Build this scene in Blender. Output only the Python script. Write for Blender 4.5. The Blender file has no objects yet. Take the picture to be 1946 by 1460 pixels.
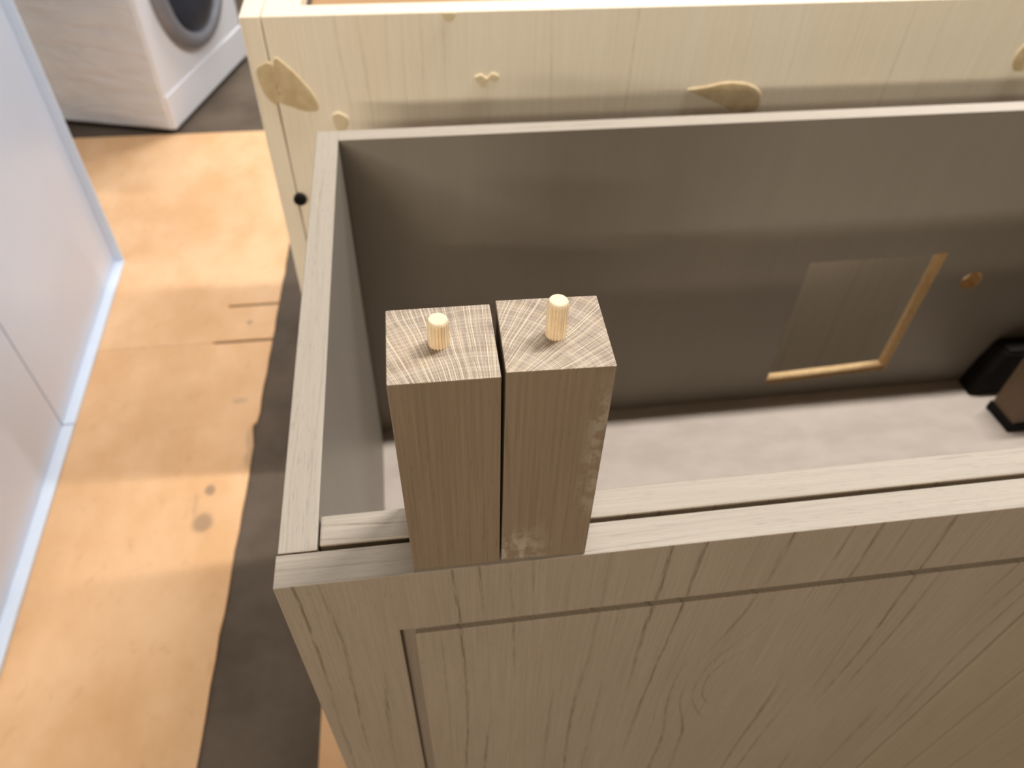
import bpy, bmesh, math, random
from mathutils import Vector, Matrix

# ------------------------------------------------------------------ camera
SC = bpy.context.scene
COL = SC.collection
S = 0.001                                   # dimensions below are millimetres
Z0 = 0.780                                  # heights are counted from the cabinet rim, 780 mm above the floor

cam_data = bpy.data.cameras.new('camera')
cam = bpy.data.objects.new('camera', cam_data)
COL.objects.link(cam)
RIGHT = Vector((0.990484, -0.135680, 0.023065))
DOWN = Vector((-0.081400, -0.712674, -0.696757))
FWD = Vector((0.110974, 0.688249, -0.716936))
CAM = Vector((95.63, -224.78, 384.5)) * S + Vector((0, 0, Z0))
m = Matrix.Identity(4)
for i in range(3):
    m[i][0], m[i][1], m[i][2], m[i][3] = RIGHT[i], -DOWN[i], -FWD[i], CAM[i]
cam.matrix_world = m
cam_data.sensor_fit = 'HORIZONTAL'
cam_data.sensor_width = 36.0
cam_data.lens = 1416.8 / 1946 * 36
cam_data.clip_start = 0.01
cam_data.dof.use_dof = True
cam_data.dof.focus_distance = 0.36
cam_data.dof.aperture_fstop = 9.0
SC.camera = cam

# ------------------------------------------------------------------ world and ceiling lights
world = bpy.data.worlds.new('world')
SC.world = world
world.use_nodes = True
bg = world.node_tree.nodes['Background']
bg.inputs[0].default_value = (1.0, 0.84, 0.66, 1)
bg.inputs[1].default_value = 0.08


def area(name, loc, sx, sy, power, color, target=None, spread=180):
    d = bpy.data.lights.new(name, 'AREA')
    d.shape = 'RECTANGLE'
    d.size, d.size_y = sx, sy
    d.energy = power
    d.spread = math.radians(spread)
    d.color = color
    o = bpy.data.objects.new(name, d)
    COL.objects.link(o)
    o.location = (loc[0], loc[1], loc[2] + Z0)
    if target is not None:
        v = Vector(target) - Vector(loc)
        o.rotation_euler = v.to_track_quat('-Z', 'Y').to_euler()
    return o


# one long tube right above the cabinets, rows of tubes further down the hall
area('ceiling_tube_light', (1.15, 0.635, 1.85), 0.90, 0.07, 48, (1.0, 0.97, 0.94))
area('ceiling_tube_light', (0.22, 0.635, 1.85), 0.50, 0.07, 17, (1.0, 0.97, 0.94))
area('ceiling_tube_light', (-2.3, -5.8, 1.85), 3.0, 0.12, 160, (1.0, 0.90, 0.76), (0.3, 0.5, -0.1))
area('ceiling_tube_light', (-0.9, -3.65, 1.85), 1.5, 0.12, 34, (1.0, 0.90, 0.76), (0.3, 0.5, -0.1))
area('ceiling_tube_light', (-0.05, 2.85, 1.85), 1.30, 0.07, 33, (1.0, 0.97, 0.94), spread=112)   # unseen tube, spread narrowed to keep its light off the legs
area('ceiling_tube_light', (3.4, 2.6, 1.85), 1.5, 0.12, 42, (0.90, 0.94, 1.0), (-0.6, 0.9, -0.5))

vs = SC.view_settings
vs.view_transform = 'Standard'
vs.look = 'None'
vs.exposure = 0.0
vs.gamma = 1.0
vs.use_curve_mapping = False
SC.cycles.max_bounces = 8


# ------------------------------------------------------------------ node helpers
class X:
    """a shader socket with arithmetic"""
    def __init__(self, nt, sock):
        self.nt, self.s = nt, sock

    def _m(self, op, *args, clamp=False):
        n = self.nt.nodes.new('ShaderNodeMath')
        n.operation = op
        n.use_clamp = clamp
        for i, a in enumerate((self,) + args):
            if isinstance(a, X):
                self.nt.links.new(a.s, n.inputs[i])
            else:
                n.inputs[i].default_value = a
        return X(self.nt, n.outputs[0])

    def __add__(self, o): return self._m('ADD', o)
    def __sub__(self, o): return self._m('SUBTRACT', o)
    def __mul__(self, o): return self._m('MULTIPLY', o)
    def __truediv__(self, o): return self._m('DIVIDE', o)
    def sin(self): return self._m('SINE')
    def abs(self): return self._m('ABSOLUTE')
    def pow(self, o): return self._m('POWER', o)
    def max(self, o): return self._m('MAXIMUM', o)
    def min(self, o): return self._m('MINIMUM', o)
    def sqrt(self): return self._m('SQRT')
    def exp(self): return self._m('EXPONENT')
    def atan2(self, o): return self._m('ARCTAN2', o)
    def neg(self): return self * -1.0

    def step(self, a, b):
        n = self.nt.nodes.new('ShaderNodeMapRange')
        n.interpolation_type = 'SMOOTHSTEP'
        self.nt.links.new(self.s, n.inputs[0])
        n.inputs[1].default_value, n.inputs[2].default_value = a, b
        return X(self.nt, n.outputs[0])


class Mat:
    def __init__(self, name, rough=0.55, spec=0.35):
        self.m = bpy.data.materials.new(name)
        self.m.use_nodes = True
        self.nt = self.m.node_tree
        self.b = self.nt.nodes['Principled BSDF']
        self.b.inputs['Roughness'].default_value = rough
        self.b.inputs['Specular IOR Level'].default_value = spec
        self._xyz = None

    def xyz(self):
        """local coordinates in mm"""
        if self._xyz is None:
            tc = self.nt.nodes.new('ShaderNodeTexCoord')
            sp = self.nt.nodes.new('ShaderNodeSeparateXYZ')
            self.nt.links.new(tc.outputs['Object'], sp.inputs[0])
            self._xyz = tuple(X(self.nt, o) * 1000.0 for o in sp.outputs)
        return self._xyz

    def vec(self, x, y, z):
        n = self.nt.nodes.new('ShaderNodeCombineXYZ')
        for i, a in enumerate((x, y, z)):
            if isinstance(a, X):
                self.nt.links.new(a.s, n.inputs[i])
            else:
                n.inputs[i].default_value = a
        return n.outputs[0]

    def noise(self, x, y, z, detail=3.0, rough=0.55):
        n = self.nt.nodes.new('ShaderNodeTexNoise')
        n.inputs['Scale'].default_value = 1.0
        n.inputs['Detail'].default_value = detail
        n.inputs['Roughness'].default_value = rough
        self.nt.links.new(self.vec(x, y, z), n.inputs['Vector'])
        return X(self.nt, n.outputs[0])

    def mix(self, f, a, b):
        n = self.nt.nodes.new('ShaderNodeMix')
        n.data_type = 'RGBA'
        if isinstance(f, X):
            self.nt.links.new(f.s, n.inputs[0])
        else:
            n.inputs[0].default_value = f
        for k, c in ((6, a), (7, b)):
            if isinstance(c, tuple):
                n.inputs[k].default_value = (c[0], c[1], c[2], 1)
            else:
                self.nt.links.new(c, n.inputs[k])
        return n.outputs[2]

    def color(self, c):
        if isinstance(c, tuple):
            self.b.inputs['Base Color'].default_value = (c[0], c[1], c[2], 1)
        else:
            self.nt.links.new(c, self.b.inputs['Base Color'])
        return self

    def rough(self, x):
        self.nt.links.new(x.s, self.b.inputs['Roughness'])
        return self

    def bump(self, h, dist=0.0002, strength=0.5):
        n = self.nt.nodes.new('ShaderNodeBump')
        n.inputs['Distance'].default_value = dist
        n.inputs['Strength'].default_value = strength
        self.nt.links.new(h.s, n.inputs['Height'])
        self.nt.links.new(n.outputs[0], self.b.inputs['Normal'])
        return self


def L(r, g, b):
    """sRGB 0-255 to linear"""
    f = lambda v: v / 12.92 if v <= 0.04045 else ((v + 0.055) / 1.055) ** 2.4
    return (f(r / 255), f(g / 255), f(b / 255))


def oak(name, axis, base, dark, light, seed=0.0, lines=0.5, pores=0.5, tone=0.5, period=17.0, knot=None,
        rough=0.55, fade=None, streak=0.35):
    """greyed oak; axis = grain direction, the growth lines run along it"""
    M = Mat(name, rough)
    x, y, z = M.xyz()
    if axis == 'z':
        a, b, g = x, y, z
    elif axis == 'x':
        a, b, g = z, y, x
        a = y
        b = z
    else:
        a, b, g = x, z, y
    wob = (M.noise(a * 0.010 + seed, b * 0.010, g * 0.0022, 1.5) - 0.5) * 44.0
    wob2 = (M.noise(a * 0.05 + seed, b * 0.05, g * 0.016, 2.0) - 0.5) * 3.0
    f = a + b * 0.8 + wob + wob2
    if knot is not None:
        kx, kz, kw, kh, ka = knot
        dx = (a - kx) / kw
        dz = (g - kz) / kh
        f = f + ((dx * dx + dz * dz).neg().exp()) * ka
    # growth lines of uneven strength
    s = ((f * (2 * math.pi / period)).sin() + (f * (2 * math.pi / (period * 0.37)) + seed).sin() * 0.5)
    ln = s.step(0.75, 1.35)
    gate = M.noise(a * 0.022 + seed * 3 + 9, b * 0.02, g * 0.003, 1.0).step(0.42, 0.62)
    jag = M.noise(a * 0.8 + seed, b * 0.8, g * 0.05, 2.0).step(0.30, 0.65)
    ln = ln * gate * jag * lines
    # fine streaks and pores
    st = M.noise(a * 0.55 + seed, b * 0.55, g * 0.009, 3.0, 0.6)
    po = M.noise(a * 1.9 + seed, b * 1.9, g * 0.075, 2.0, 0.5).step(0.60, 0.72) * pores
    big = M.noise(a * 0.012 + seed, b * 0.01, g * 0.003, 2.0)
    c = M.mix((big - 0.5) * tone * 2.0 + 0.5, base, light)
    c = M.mix((st - 0.5)._m('MULTIPLY', streak * 2.2) + streak * 0.5, c, dark)
    c = M.mix((po * 0.6)._m('MAXIMUM', ln), c, tuple(v * 0.62 for v in dark))
    M.color(c)
    M.bump(st * 0.6 - po * 0.5, 0.00012, 0.5)
    return M


# ------------------------------------------------------------------ mesh helpers
def finish(name, bm, mats, parent=None, loc=None, smooth=False):
    bmesh.ops.recalc_face_normals(bm, faces=bm.faces)
    me = bpy.data.meshes.new(name)
    bm.to_mesh(me)
    bm.free()
    for mt in (mats if isinstance(mats, (list, tuple)) else [mats]):
        me.materials.append(mt.m if isinstance(mt, Mat) else mt)
    if smooth:
        for p in me.polygons:
            p.use_smooth = True
    o = bpy.data.objects.new(name, me)
    COL.objects.link(o)
    if parent is not None:
        o.parent = parent
    if loc is not None:
        o.location = Vector(loc) * S + Vector((0, 0, 0 if parent else Z0))
    return o


def box(bm, x0, x1, y0, y1, z0, z1, bev=0.0, seg=2):
    """add a box (mm) with rounded edges"""
    t = bmesh.new()
    vs_ = [t.verts.new(Vector((x, y, z)) * S) for z in (z0, z1) for y in (y0, y1) for x in (x0, x1)]
    for q in ((0, 1, 3, 2), (4, 6, 7, 5), (0, 4, 5, 1), (2, 3, 7, 6), (0, 2, 6, 4), (1, 5, 7, 3)):
        t.faces.new([vs_[i] for i in q])
    if bev:
        bmesh.ops.bevel(t, geom=t.edges[:], offset=bev * S, segments=seg, affect='EDGES', profile=0.5)
    me = bpy.data.meshes.new('t')
    t.to_mesh(me)
    t.free()
    bm.from_mesh(me)
    bpy.data.meshes.remove(me)
    return bm


def prism(bm, pts, z0, z1):
    """extruded outline (mm)"""
    lo = [bm.verts.new(Vector((x, y, z0)) * S) for x, y in pts]
    hi = [bm.verts.new(Vector((x, y, z1)) * S) for x, y in pts]
    n = len(pts)
    bm.faces.new(lo[::-1])
    bm.faces.new(hi)
    for i in range(n):
        bm.faces.new((lo[i], lo[(i + 1) % n], hi[(i + 1) % n], hi[i]))
    return bm


def lathe(bm, prof, n=48, axis='z', c=(0, 0, 0), cap=True):
    """surface of revolution; prof = [(r, h)] in mm"""
    rings = []
    for r, h in prof:
        ring = []
        for k in range(n):
            t = 2 * math.pi * k / n
            u, v = r * math.cos(t), r * math.sin(t)
            p = {'z': (u, v, h), 'y': (u, h, v), 'x': (h, u, v)}[axis]
            ring.append(bm.verts.new((Vector(p) + Vector(c)) * S))
        rings.append(ring)
    for a, b in zip(rings, rings[1:]):
        for k in range(n):
            bm.faces.new((a[k], a[(k + 1) % n], b[(k + 1) % n], b[k]))
    if cap:
        bm.faces.new(rings[0])
        bm.faces.new(rings[-1])
    return bm


def slot(bm, fn):
    """material index by face normal / centre (mm)"""
    bmesh.ops.recalc_face_normals(bm, faces=bm.faces)
    for f in bm.faces:
        f.material_index = fn(f.normal, f.calc_center_median() / S)


def thing(name, label, cat, loc, rotz=0.0, group=None):
    o = bpy.data.objects.new(name, None)
    o.empty_display_size = 0.05
    COL.objects.link(o)
    o.location = Vector(loc) * S + Vector((0, 0, Z0))
    o.rotation_euler = (0, 0, rotz)
    tag(o, label, cat, group)
    return o


def tag(o, label, cat, group=None):
    o['label'] = label
    o['category'] = cat
    if group:
        o['group'] = group
    return o


FLOOR = -780.0

# ------------------------------------------------------------------ materials of the setting
mc = Mat('concrete', 0.75, 0.25)
x, y, z = mc.xyz()
n1 = mc.noise(x * 0.004, y * 0.004, 0.0, 6.0, 0.65)
n2 = mc.noise(x * 0.03, y * 0.03, 3.0, 4.0, 0.6)
mc.color(mc.mix(n1.step(0.3, 0.7) * 0.6 + n2 * 0.4, L(74, 64, 54), L(110, 97, 84)))
mc.bump(n2, 0.001, 0.3)

bm = bmesh.new()
box(bm, -6000, 6000, -7000, 7000, -80, 0)
fl = finish('floor', bm, mc, loc=(0, 0, FLOOR))
fl['kind'] = 'structure'

mp = Mat('ceiling_paint', 0.9, 0.2)
x, y, z = mp.xyz()
mp.color(mp.mix(mp.noise(x * 0.002, y * 0.002, 0.0, 3.0), L(176, 168, 156), L(190, 182, 170)))
cl = finish('ceiling', box(bmesh.new(), -6000, 6000, -7000, 7000, 0, 60), mp, loc=(0, 0, 2000))
cl['kind'] = 'structure'

# ------------------------------------------------------------------ cardboard sheets on the floor
def cardboard_mat(name, seed, marks=()):
    M = Mat(name, 0.7, 0.3)
    x, y, z = M.xyz()
    a = M.noise(x * 0.006 + seed, y * 0.004, 0.0, 5.0, 0.6)
    b = M.noise(x * 0.035 + seed, y * 0.02, 2.0, 4.0, 0.65)
    c = M.mix(a.step(0.3, 0.72), L(220, 174, 126), L(236, 195, 152))
    c = M.mix(b.step(0.55, 0.8) * 0.35, c, L(176, 130, 88))
    w = (M.noise(x * 0.05, y * 0.05, 5.0, 3.0) - 0.5) * 9.0
    for mx, my, ra, rb, k in marks:
        dx = (x - mx + w) / ra
        dy = (y - my + w) / rb
        d = (dx * dx + dy * dy).sqrt()
        c = M.mix((d.step(0.55, 1.15) * -1.0 + 1.0) * k, c, L(120, 105, 92))
    M.color(c)
    M.bump(b, 0.0006, 0.35)
    return M


def edge(yy):
    return -285.0 + 0.0335 * yy


jag = random.Random(4)
T = 5.0
# near sheet: right edge with a small tear, upper right corner held off the next sheet
p = [(-1500, -900), (edge(-900), -900)]
yy = -860
while yy < 1085:
    j = jag.uniform(-1.6, 1.6)
    if 812 < yy < 842:
        j -= 11 - abs(yy - 827) * 0.5
    p.append((edge(yy) + j, yy))
    yy += 12 if 790 < yy < 860 else 40
p += [(edge(1088), 1088), (-372, 1089), (-384, 1093.5), (-1500, 1097)]
cbA = cardboard_mat('cardboard_near', 0.0, ((-331, 604, 21, 24, 0.55), (-328, 676, 11, 15, 0.6), (-350, 640, 6, 30, 0.2),
                                            (-258, 745, 18, 30, 0.35), (-262, 800, 16, 40, 0.3), (-300, 905, 18, 10, 0.25)))
o = finish('cardboard_sheet', prism(bmesh.new(), p, 0, T), cbA, loc=(0, 0, FLOOR))
tag(o, 'large brown cardboard sheet on the floor, the nearer one with two grey stains', 'cardboard')
p = [(-1500, 1098), (-384, 1094.5), (-372, 1098), (edge(1098), 1098)]
p += [(edge(1130) + 1, 1130), (edge(1170) - 1, 1170), (edge(1216), 1216), (-361, 1216.5), (-362, 1221), (-361, 1225), (edge(1226), 1225.5)]
yy = 1265
while yy < 2090:
    p.append((edge(yy) + jag.uniform(-1.5, 1.5), yy))
    yy += 40
p += [(edge(2094), 2094), (-1500, 2100)]
cbB = cardboard_mat('cardboard_far', 7.3, ((-305, 1158, 7, 9, 0.5),))
o = finish('cardboard_sheet', prism(bmesh.new(), p, 0, T), cbB, loc=(0, 0, FLOOR))
tag(o, 'brown cardboard sheet with a cut slit, reaching back to the washing machine', 'cardboard')
o = finish('cardboard_sheet', prism(bmesh.new(), [(-109, -90), (1350, -90), (1350, 545), (-101, 545)], 0, T),
           cardboard_mat('cardboard_under', 3.1), loc=(0, 0, FLOOR))
tag(o, 'brown cardboard sheet lying under the grey oak cabinet', 'cardboard')

# ------------------------------------------------------------------ grey oak vanity cabinet
BASE = L(161, 146, 127)
DARK = L(122, 105, 86)
LIGHT = L(174, 160, 142)
oak_front = oak('oak_door_front', 'z', BASE, DARK, LIGHT, 1.7, lines=0.75, pores=0.55, tone=0.6, period=19,
                knot=(312, 553, 34, 70, 46))
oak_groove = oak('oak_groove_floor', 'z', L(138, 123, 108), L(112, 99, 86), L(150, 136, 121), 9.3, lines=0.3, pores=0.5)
oak_slat = oak('oak_slat', 'z', L(164, 148, 125), L(130, 113, 91), LIGHT, 5.2, lines=0.25, pores=0.3, tone=0.5)
oak_edge_x = oak('oak_edge_along', 'x', L(172, 161, 146), L(128, 115, 99), L(184, 174, 160), 2.4, lines=0.55, pores=0.5, tone=0.4, period=9, streak=0.3)
oak_edge_y = oak('oak_edge_deep', 'y', L(173, 163, 149), L(134, 122, 107), L(184, 174, 160), 3.9, lines=0.35, pores=0.6, tone=0.4, period=11, streak=0.25)

lam = Mat('grey_laminate', 0.42, 0.4)                # smooth inner faces
x, y, z = lam.xyz()
s1 = lam.noise(x * 0.5, y * 0.5, z * 0.008, 3.0, 0.6)
s2 = lam.noise(x * 0.03, y * 0.03, z * 0.004, 2.0)
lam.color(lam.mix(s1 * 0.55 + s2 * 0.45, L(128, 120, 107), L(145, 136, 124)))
lamb = Mat('grey_laminate_floor', 0.4, 0.4)
x, y, z = lamb.xyz()
s1 = lamb.noise(x * 0.01, y * 0.02, 0.0, 4.0, 0.6)
s3 = lamb.noise(x * 0.05, y * 0.07, 4.0, 3.0, 0.5).step(0.70, 0.78)       # sanding dust
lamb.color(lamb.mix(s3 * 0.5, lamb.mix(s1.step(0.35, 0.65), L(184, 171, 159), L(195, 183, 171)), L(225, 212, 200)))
raw = Mat('raw_board_edge', 0.8, 0.2)
x, y, z = raw.xyz()
raw.color(raw.mix(raw.noise(x * 0.12, y * 0.12, z * 0.12, 4.0), L(190, 150, 100), L(232, 204, 158)))

BACKB = oak('gap_shade_dark', 'z', L(60, 52, 44), L(44, 38, 32), L(70, 62, 52), 7.7)  # dark colour stands in for the shade inside the slat gaps
CB = (0.0, 0.0, -775.0)                              # cabinet base; z measured from its foot
TOP = 775.0
W, D, TS, TB, TF = 1200.0, 537.5, 23.0, 21.0, 21.7
cab = thing('vanity_cabinet', 'open-topped grey oak vanity cabinet with grooved front and cut-out back', 'cabinet', CB)


def by_top(n, c):
    return 1 if n.z > 0.6 else 0


for x0 in (0.0, W - TS):
    bm = box(bmesh.new(), x0, x0 + TS, TF + 0.9, D, 0, TOP, 1.0)
    slot(bm, lambda n, c: 1 if n.z > 0.5 else (2 if abs(n.y) > 0.7 else 0))
    finish('side_panel', bm, [lam, oak_edge_y, oak_front], cab)

# back panel with a rectangular cut-out and a round hole
bm = bmesh.new()
Y0 = D - TB


def loop(pts):
    vv = [bm.verts.new(Vector((px, Y0, pz)) * S) for px, pz in pts]
    return [bm.edges.new((vv[i], vv[(i + 1) % len(vv)])) for i in range(len(vv))]


es = loop([(TS, 0), (W - TS, 0), (W - TS, TOP - 0.4), (TS, TOP - 0.4)])
es += loop([(612, TOP - 434), (805, TOP - 424), (808, TOP - 202), (610, TOP - 203)])
es += loop([(867 + 15 * math.cos(t * math.pi / 12), TOP - 254 + 15 * math.sin(t * math.pi / 12)) for t in range(24)])
bmesh.ops.triangle_fill(bm, use_beauty=True, use_dissolve=False, edges=es)
r = bmesh.ops.extrude_face_region(bm, geom=bm.faces[:])
for v in r['geom']:
    if isinstance(v, bmesh.types.BMVert):
        v.co.y += TB * S
slot(bm, lambda n, c: 1 if n.z > 0.6 and c.z > TOP - 5 else (2 if abs(n.y) < 0.5 and 100 < c.z < TOP - 50 and 100 < c.x < 1100 else 0))
finish('back_panel', bm, [lam, oak_edge_x, raw], cab)

bm = box(bmesh.new(), TS, W - TS, TF + 1, Y0, TOP - 463 - 18, TOP - 463, 0)
finish('bottom_panel', bm, lamb, cab)
bm = box(bmesh.new(), TS + 0.8, W - TS - 0.8, 25.6, 47.0, TOP - 110, TOP - 0.6, 1.4)
slot(bm, by_top)
finish('front_rail', bm, [oak_front, oak_edge_x], cab)
bm = box(bmesh.new(), TS + 0.8, W - TS - 0.8, 40, 58.0, TOP - 463 - 18 - 60, TOP - 463 - 18, 1.0)
finish('lower_rail', bm, oak_front, cab)

# door: one routed board, with a shallow groove
bm = bmesh.new()
DW, G = 553.0, 4.5
gx = [-0.8, 65.0, 74.0, DW]
gz = [3.0, TOP - 75.5, TOP - 67.5, TOP]


def depth(i, j):
    return G if (i == 1 and j <= 1) or (i >= 1 and j == 1) else 0.0


def quad(*ps):
    return bm.faces.new([bm.verts.new(Vector(p_) * S) for p_ in ps])


for i in range(3):
    for j in range(3):
        xa, xb, za, zb, d0 = gx[i], gx[i + 1], gz[j], gz[j + 1], depth(i, j)
        f = quad((xa, d0, za), (xb, d0, za), (xb, d0, zb), (xa, d0, zb))
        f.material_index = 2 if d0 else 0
        if i < 2 and depth(i + 1, j) != d0:
            d1 = depth(i + 1, j)
            quad((xb, d0, za), (xb, d1, za), (xb, d1, zb), (xb, d0, zb))
        if j < 2 and depth(i, j + 1) != d0:
            d1 = depth(i, j + 1)
            quad((xa, d0, zb), (xb, d0, zb), (xb, d1, zb), (xa, d1, zb))
for i in range(3):
    xa, xb = gx[i], gx[i + 1]
    quad((xa, 0, TOP), (xb, 0, TOP), (xb, TF, TOP), (xa, TF, TOP)).material_index = 1
    d0 = depth(i, 0)
    quad((xa, d0, 3), (xa, TF, 3), (xb, TF, 3), (xb, d0, 3))
    for j in range(3):
        quad((xa, TF, gz[j]), (xa, TF, gz[j + 1]), (xb, TF, gz[j + 1]), (xb, TF, gz[j]))
for j in range(3):
    quad((gx[0], 0, gz[j]), (gx[0], 0, gz[j + 1]), (gx[0], TF, gz[j + 1]), (gx[0], TF, gz[j]))
    d1 = depth(2, j)
    quad((DW, d1, gz[j]), (DW, TF, gz[j]), (DW, TF, gz[j + 1]), (DW, d1, gz[j + 1]))
bmesh.ops.remove_doubles(bm, verts=bm.verts, dist=1e-6)
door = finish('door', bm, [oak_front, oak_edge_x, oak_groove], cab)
bv = door.modifiers.new('soft_edges', 'BEVEL')
bv.width = 0.0008
bv.segments = 2
bv.limit_method = 'ANGLE'

finish('gap_shade_board', box(bmesh.new(), 540, W - TS - 1, TF + 0.3, TF + 3.5, 3, TOP - 112, 0.4), BACKB, cab)  # added behind the front so light from inside stays out of the gaps
# narrow upright boards that follow the door
sm = None
xs = 557.0
k = 0
while xs < W - 5:
    x1 = min(xs + 69.0, W)
    if sm is None or x1 - xs < 68:
        bm = box(bmesh.new(), 0, x1 - xs, 0, TF, 3, TOP, 1.8)
        slot(bm, by_top)
        o = finish('slat', bm, [oak_slat, oak_edge_x], cab, (xs, 0, 0))
        if sm is None:
            sm = o
    else:
        o = sm.copy()
        COL.objects.link(o)
        o.parent = cab
        o.location = Vector((xs, 0, 0)) * S
    xs += 72.4

# ------------------------------------------------------------------ leg blocks with dowels
def end_grain(name, px, py, seed, rays):
    M = Mat(name, 0.6, 0.3)
    x, y, z = M.xyz()
    dx, dy = x - px, y - py
    w = (M.noise(x * 0.035 + seed, y * 0.035, 0.0, 1.0) - 0.5) * 0.035
    ang = dx.atan2(dy) + w
    rad = (dx * dx + dy * dy).sqrt() + (M.noise(x * 0.05, y * 0.05 + seed, 1.0, 1.0) - 0.5) * 3.0
    # growth rings
    rg = (rad * (2 * math.pi / 2.3)).sin()
    rpore = M.noise(x * 1.6 + seed, y * 1.6, 2.0, 2.0, 0.6)
    soft = M.noise(rad * 0.16 + seed, ang * 1.5, 0.0, 3.0)
    c = M.mix(soft.step(0.3, 0.7), L(150, 134, 119), L(178, 162, 146))
    warm = M.noise(x * 0.05 + seed, y * 0.05, 8.0, 2.0).step(0.5, 0.75)
    c = M.mix(warm * 0.45, c, L(190, 160, 124))
    c = M.mix(rg.step(0.2, 0.95) * rpore.step(0.35, 0.62) * 0.55, c, L(112, 98, 84))
    # pale rays: one thin line at a random place in each angular cell
    for fq, off, k in rays:
        t = ang * fq + off
        cell = t._m('FLOOR')
        wn = M.nt.nodes.new('ShaderNodeTexWhiteNoise')
        wn.noise_dimensions = '1D'
        M.nt.links.new((cell + seed).s, wn.inputs['W'])
        rnd = X(M.nt, wn.outputs['Value'])
        dist = ((t - cell) - (rnd * 0.8 + 0.1)).abs() * rad * (1.0 / fq)
        gate = M.noise(cell * 3.71 + off, rad * 0.045 + seed, 4.0, 1.0).step(0.36, 0.46)
        c = M.mix(dist.step(0.24, 0.08) * gate * k, c, L(236, 220, 190))
    # sanded, paler rim
    M.color(c)
    M.bump(rpore, 0.0001, 0.4)
    return M


def leg_side(name, seed, smudge):
    M = oak(name, 'z', L(135, 116, 94), L(106, 87, 67), L(152, 133, 111), seed, lines=0.3, pores=0.45, tone=0.7, period=13, streak=0.45, rough=0.5)
    if smudge:
        x, y, z = M.xyz()
        src = M.b.inputs['Base Color'].links[0].from_socket
        a = M.noise(x * 0.11, y * 0.11, z * 0.09 + 4, 4.0, 0.6)
        low = z.step(42, 6) * x.step(34, 8)
        side = x.step(36, 47) * z.step(30, 60) * z.step(160, 120)
        sm_ = (low * 1.0)._m('MAXIMUM', side * 0.55) * a.step(0.42, 0.6)
        M.color(M.mix(sm_ * 0.75, src, L(186, 174, 158)))
    return M


DOW = Mat('beech_dowel', 0.65, 0.25)
x, y, z = DOW.xyz()
n = DOW.noise(x * 1.2, y * 1.2, z * 0.06, 3.0)
DOW.color(DOW.mix(n.step(0.35, 0.7), L(252, 234, 202), L(240, 212, 172)))


def dowel(h, parent, loc):
    bm = bmesh.new()
    N = 20 * 8
    prof = [(4.95, -6.0, 1), (4.95, h - 2.6, 1), (4.85, h - 1.6, 0.35), (4.35, h - 0.5, 0.0), (3.9, h, 0.0)]
    rings = []
    for r, hh, fl_ in prof:
        ring = []
        for k in range(N):
            t = 2 * math.pi * k / N
            ph = (k % 8) / 8.0
            g = 0.9 * fl_ * (max(0.0, math.cos(2 * math.pi * ph)) ** 2)
            ring.append(bm.verts.new(Vector(((r - g) * math.cos(t), (r - g) * math.sin(t), hh)) * S))
        rings.append(ring)
    for a, b in zip(rings, rings[1:]):
        for k in range(N):
            bm.faces.new((a[k], a[(k + 1) % N], b[(k + 1) % N], b[k]))
    bm.faces.new(rings[-1])
    bm.faces.new(rings[0][::-1])
    o = finish('dowel', bm, DOW, parent, loc)
    o['label'] = 'pale fluted wooden dowel'
    return o


def leg(label, loc, rz, w, d, h, mats, dpos, dh, lean=(0, 0)):
    t = thing('furniture_leg', label, 'furniture leg', loc, rz, 'square oak furniture legs')
    bm = box(bmesh.new(), 0, w, 0, d, 0, h, 0.55, 2)
    for v in bm.verts:
        v.co.x += lean[0] * S * v.co.z / (h * S)
        v.co.y += lean[1] * S * v.co.z / (h * S)
    slot(bm, lambda n, c: 1 if n.z > 0.9 else 0)
    finish('post', bm, mats, t)
    if dh:
        dowel(dh, t, (dpos[0], dpos[1], h))
    return t


eg1 = end_grain('end_grain_left', 43, -89, 2.0, ((34.0, 0.3, 0.7), (70.0, 7.6, 0.4), (120.0, 3.1, 0.2)))
eg2 = end_grain('end_grain_right', -21, -28, 6.5, ((16.0, 0.3, 0.7), (34.0, 7.6, 0.4), (60.0, 3.1, 0.2)))
leg('left of the two square oak legs standing on the cabinet edge, shorter dowel', (78.6, 2.2, 0.0), -0.011, 49.8, 49.9, 154.0,
    [leg_side('leg_oak_left', 0.4, False), eg1], (23.0, 24.1), 14.6, (-1.0, -0.5))
leg('right of the two square oak legs on the cabinet edge, taller dowel and pale smudges', (129.4, 2.6, 0.0), -0.028, 49.6, 49.5, 155.1,
    [leg_side('leg_oak_right', 3.3, True), eg2], (25.4, 23.2), 20.2)

# ------------------------------------------------------------------ things lying inside the vanity
BLK = Mat('black_plastic', 0.75, 0.15)
x, y, z = BLK.xyz()
BLK.color(BLK.mix(BLK.noise(x * 0.1, y * 0.1, z * 0.1, 3.0), (0.006, 0.005, 0.004), (0.014, 0.012, 0.010)))
dkleg = oak('dark_leg_oak', 'z', L(112, 90, 68), L(84, 64, 46), L(130, 106, 84), 8.8, lines=0.2, pores=0.3)
t = thing('furniture_leg', 'dark leg with a black foot standing inside the vanity cabinet', 'furniture leg', (964, 404, -462.8), 0.05,
          'square oak furniture legs')
finish('foot', box(bmesh.new(), -3, 51, -3, 51, 0, 16, 2.0), BLK, t)['label'] = 'black plastic foot'
bm = box(bmesh.new(), 0, 48, 0, 48, 16, 152, 0.6)
finish('post', bm, dkleg, t)
t = thing('plastic_box', 'black plastic box against the back wall inside the vanity cabinet', 'box', (946, 480, -462.8))
bm = bmesh.new()
pts = [(0, 0), (150, 0), (150, 88), (22, 88), (12, 52)]
lo = [bm.verts.new(Vector((a, 0, b)) * S) for a, b in pts]
hi = [bm.verts.new(Vector((a, 34, b)) * S) for a, b in pts]
bm.faces.new(lo)
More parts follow.
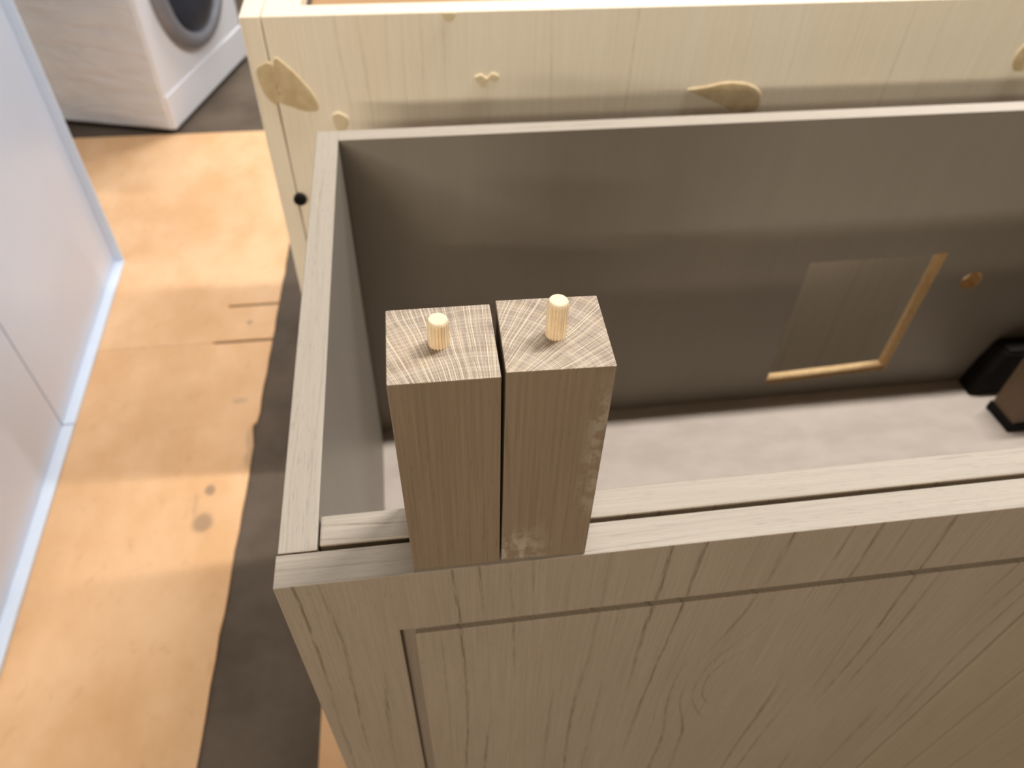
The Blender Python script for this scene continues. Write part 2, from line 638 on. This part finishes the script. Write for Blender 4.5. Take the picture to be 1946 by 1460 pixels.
bm.faces.new(hi[::-1])
for i in range(len(pts)):
    j = (i + 1) % len(pts)
    bm.faces.new((lo[i], hi[i], hi[j], lo[j]))
bmesh.ops.bevel(bm, geom=bm.edges[:], offset=2 * S, segments=2, affect='EDGES')
finish('case', bm, BLK, t)
finish('lid', box(bmesh.new(), 24, 148, 2, 32, 88, 92, 1.2), BLK, t)

# ------------------------------------------------------------------ cream wooden cabinet behind
cream = oak('cream_wood_front', 'z', L(249, 238, 214), L(234, 216, 186), L(252, 244, 226), 6.1, lines=0.34, pores=0.2, tone=0.9, period=26, rough=0.5, streak=0.5)
cream_edge = oak('cream_wood_edge', 'x', L(242, 229, 206), L(230, 214, 188), L(247, 236, 216), 2.2, lines=0.1, pores=0.1, tone=0.4)
cream_in = oak('brown_inner_board', 'x', L(176, 138, 96), L(150, 112, 76), L(190, 152, 110), 4.2, lines=0.1, pores=0.1)
CY, CT = 700.0, 840.0                                # front face and height
cr = thing('wooden_cabinet', 'tall pale cream wood cabinet standing behind the grey oak vanity', 'cabinet', (-85, CY, FLOOR))
CWD = 1500.0
for x0 in (0, CWD - 23):
    bm = box(bmesh.new(), x0, x0 + 23, 0, 400, 0, CT, 1.2)
    slot(bm, by_top)
    finish('side_panel', bm, [cream, cream_edge], cr)
bm = box(bmesh.new(), 24.4, CWD - 24.4, 1.2, 34, 0, CT - 0.5, 1.2)
slot(bm, by_top)
finish('back_panel', bm, [cream, cream_edge], cr)
bm = box(bmesh.new(), 24, 66, 34.6, 400, CT - 26, CT - 3, 1.0)
finish('corner_strip', bm, cream_edge, cr)
finish('inner_shelf', box(bmesh.new(), 67, CWD - 24, 35, 399, CT - 60, CT - 42, 0.8), cream_in, cr)
finish('front_panel', box(bmesh.new(), 67, CWD - 24, 380, 399, 0, CT - 70, 0.8), cream_in, cr)
bm = bmesh.new()
lathe(bm, [(8.5, 1.2), (8.5, -5.0), (7.0, -6.5), (4.5, -6.5), (4.0, -5.0)], 28, 'y', (27, 0, CT - 58 - 180))
pg = finish('plug', bm, BLK, cr)
pg['label'] = 'small round black plug'

glue = Mat('dried_glue', 0.35, 0.5)
x, y, z = glue.xyz()
glue.color(glue.mix(glue.noise(x * 0.06, y * 0.06, z * 0.05, 4.0).step(0.3, 0.7), L(196, 172, 130), L(218, 198, 160)))
glue2 = Mat('thin_glue', 0.45, 0.4)
x, y, z = glue2.xyz()
glue2.color(glue2.mix(glue2.noise(x * 0.1, y * 0.1, z * 0.1, 3.0), L(218, 200, 164), L(228, 210, 176)))


def patch(pts, mat=glue, th=0.8, y=0.0):
    """flat irregular blob on the cream panel, x / z in world mm"""
    bm = bmesh.new()
    # smooth closed outline
    n = len(pts)
    out = []
    for i in range(n):
        p0, p1, p2, p3 = (Vector(pts[(i + k) % n]) for k in (-1, 0, 1, 2))
        for t in (0, 0.25, 0.5, 0.75):
            out.append(0.5 * ((2 * p1) + (-p0 + p2) * t + (2 * p0 - 5 * p1 + 4 * p2 - p3) * t * t + (-p0 + 3 * p1 - 3 * p2 + p3) * t ** 3))
    c = sum(out, Vector((0, 0))) / len(out)
    rings = []
    for sc, yy in ((1.0, 1.3), (0.97, -th * 0.7), (0.90, -th), (0.55, -th * 1.05)):
        rings.append([bm.verts.new(Vector(((c + (q - c) * sc).x + 85, yy + y, (c + (q - c) * sc).y - FLOOR)) * S) for q in out])
    for a, b in zip(rings, rings[1:]):
        for k in range(len(out)):
            bm.faces.new((a[k], a[(k + 1) % len(out)], b[(k + 1) % len(out)], b[k]))
    bm.faces.new(rings[-1])
    bm.faces.new(rings[0][::-1])
    o = finish('glue_patch', bm, mat, cr, smooth=False)
    return o


patch([(-79, -8), (-77, 2), (-67, 8), (-60, 7), (-56, -8), (-58, -20), (-57, -34), (-62, -45), (-70, -40), (-77, -25)])
patch([(-55, 12), (-46, 8), (-28, -14), (-14, -38), (-14, -54), (-30, -55), (-46, -48), (-59, -42), (-56, -26), (-60, -14)])
patch([(466, -46), (490, -43), (520, -38), (552, -42), (572, -56), (570, -78), (540, -80), (512, -66), (486, -55)])
patch([(184, -20), (192, -16), (200, -21), (207, -15), (215, -19), (212, -26), (202, -24), (196, -33), (189, -28)], glue2, 0.8)
patch([(2, -64), (9, -58), (17, -61), (22, -68), (16, -82), (6, -82)], glue2, 0.8)
patch([(925, -12), (934, 2), (950, 6), (958, -10), (952, -34), (936, -38), (927, -28)])
patch([(146, 58), (152, 59), (162, 58), (159, 50), (151, 49)], glue2, 0.7)

# ------------------------------------------------------------------ white cabinets on the left
wht = Mat('white_lacquer', 0.28, 0.5)
x, y, z = wht.xyz()
wht.color(wht.mix(wht.noise(x * 0.003, y * 0.003, z * 0.003, 3.0), L(208, 216, 232), L(220, 227, 241)))
wht.bump(wht.noise(x * 0.004, y * 0.004, z * 0.006, 2.0), 0.004, 0.25)
lip = Mat('pale_blue_lip', 0.35, 0.5)
x, y, z = lip.xyz()
lip.color(lip.mix(lip.noise(x * 0.02, y * 0.02, z * 0.02, 2.0), L(214, 228, 246), L(226, 236, 250)))
ROT = math.atan2(43, 1084)


def white_unit(label, dist, wid, end):
    """dist = start along the run, measured from the far corner towards the camera"""
    cx, cy = -639 + math.sin(ROT) * dist, 1428 - math.cos(ROT) * dist
    t = thing('white_cabinet', label, 'cabinet', (cx, cy, FLOOR + T), ROT, 'white lacquer cabinets')
    # local: front plane x = 0 faces +x, run goes towards -y
    e = 7.0 if end else 0.6
    finish('carcass', box(bmesh.new(), -560, -42, -wid + 0.6, -0.6, 0, 900, 1.5), wht, t)
    finish('door', box(bmesh.new(), -41, -21, -wid + 1.0, -e - 0.4, 9.5, 898, 1.5), wht, t)
    finish('bottom_lip', box(bmesh.new(), -41, 0, -wid + 1.2, -0.6, 0, 9, 1.5), lip, t)['label'] = 'pale blue-white protruding bottom lip'
    if end:
        finish('end_strip', box(bmesh.new(), -41, 0, -6.8, -0.6, 9.4, 900, 1.5), lip, t)
    return t


white_unit('white lacquer cabinet with its far corner free, nearest the washing machine', 0, 559, True)
white_unit('white lacquer cabinet at the left edge of the picture, nearer the camera', 560, 580, False)

# ------------------------------------------------------------------ washing machine
ww = Mat('white_enamel', 0.3, 0.5)
x, y, z = ww.xyz()
ww.color(ww.mix(ww.noise(x * 0.004, y * 0.004, z * 0.004, 2.0), L(232, 232, 236), L(242, 242, 246)))
film = Mat('film_wrapped_side', 0.14, 0.6)                   # side under clinging clear film
x, y, z = film.xyz()
wr = film.noise(x * 0.006, y * 0.006, z * 0.022 + y * 0.004, 4.0, 0.6)
film.color(film.mix(wr.step(0.3, 0.7), L(234, 240, 248), L(242, 246, 252)))
film.bump(wr, 0.02, 0.5)
gry = Mat('grey_bezel', 0.35, 0.5)
x, y, z = gry.xyz()
gry.color(gry.mix(gry.noise(x * 0.02, y * 0.02, z * 0.02, 2.0), L(120, 120, 126), L(140, 140, 146)))
gls = Mat('dark_door_glass', 0.08, 0.6)
x, y, z = gls.xyz()
gls.color(gls.mix(gls.noise(x * 0.006, y * 0.006, z * 0.006, 2.0), L(34, 40, 54), L(56, 64, 80)))

WR = math.radians(74.5) - math.pi / 2
wm = thing('washing_machine', 'white front-loading washing machine wrapped in clear film', 'washing machine', (-629, 2098, FLOOR), WR)
# local: front face x = 0 (faces +x), run along +y, 600 wide, 600 deep
bm = box(bmesh.new(), -580, -4, 0, 600, 14, 850, 9.0, 3)
slot(bm, lambda n, c: 1 if n.y < -0.7 else 0)
finish('body', bm, [ww, film], wm)
finish('front_panel', box(bmesh.new(), -8, 0, 3, 597, 126, 720, 3.0), ww, wm)
finish('kick_panel', box(bmesh.new(), -8, 4, 3, 597, 16, 122, 4.0), ww, wm)
finish('control_panel', box(bmesh.new(), -8, 6, 3, 597, 724, 846, 4.0), ww, wm)
for fx in (-540, -50):
    for fy in (50, 550):
        finish('foot', lathe(bmesh.new(), [(22, 0), (22, 8), (12, 9), (12, 16)], 20, 'z', (fx, fy, 0)), BLK, wm)
cz = 388
rim = finish('door_ring', lathe(bmesh.new(), [(222, -3), (222, 12), (214, 24), (196, 32), (178, 30), (170, 18), (168, 6)], 72, 'x', (0, 300, cz), cap=False), gry, wm, smooth=True)
rim['label'] = 'grey ring around the door'
g = finish('door_glass', lathe(bmesh.new(), [(172, 4), (170, 18), (150, 30), (110, 40), (60, 46), (8, 48)], 64, 'x', (0, 300, cz)), gls, wm, smooth=True)
g['label'] = 'dark round door glass'
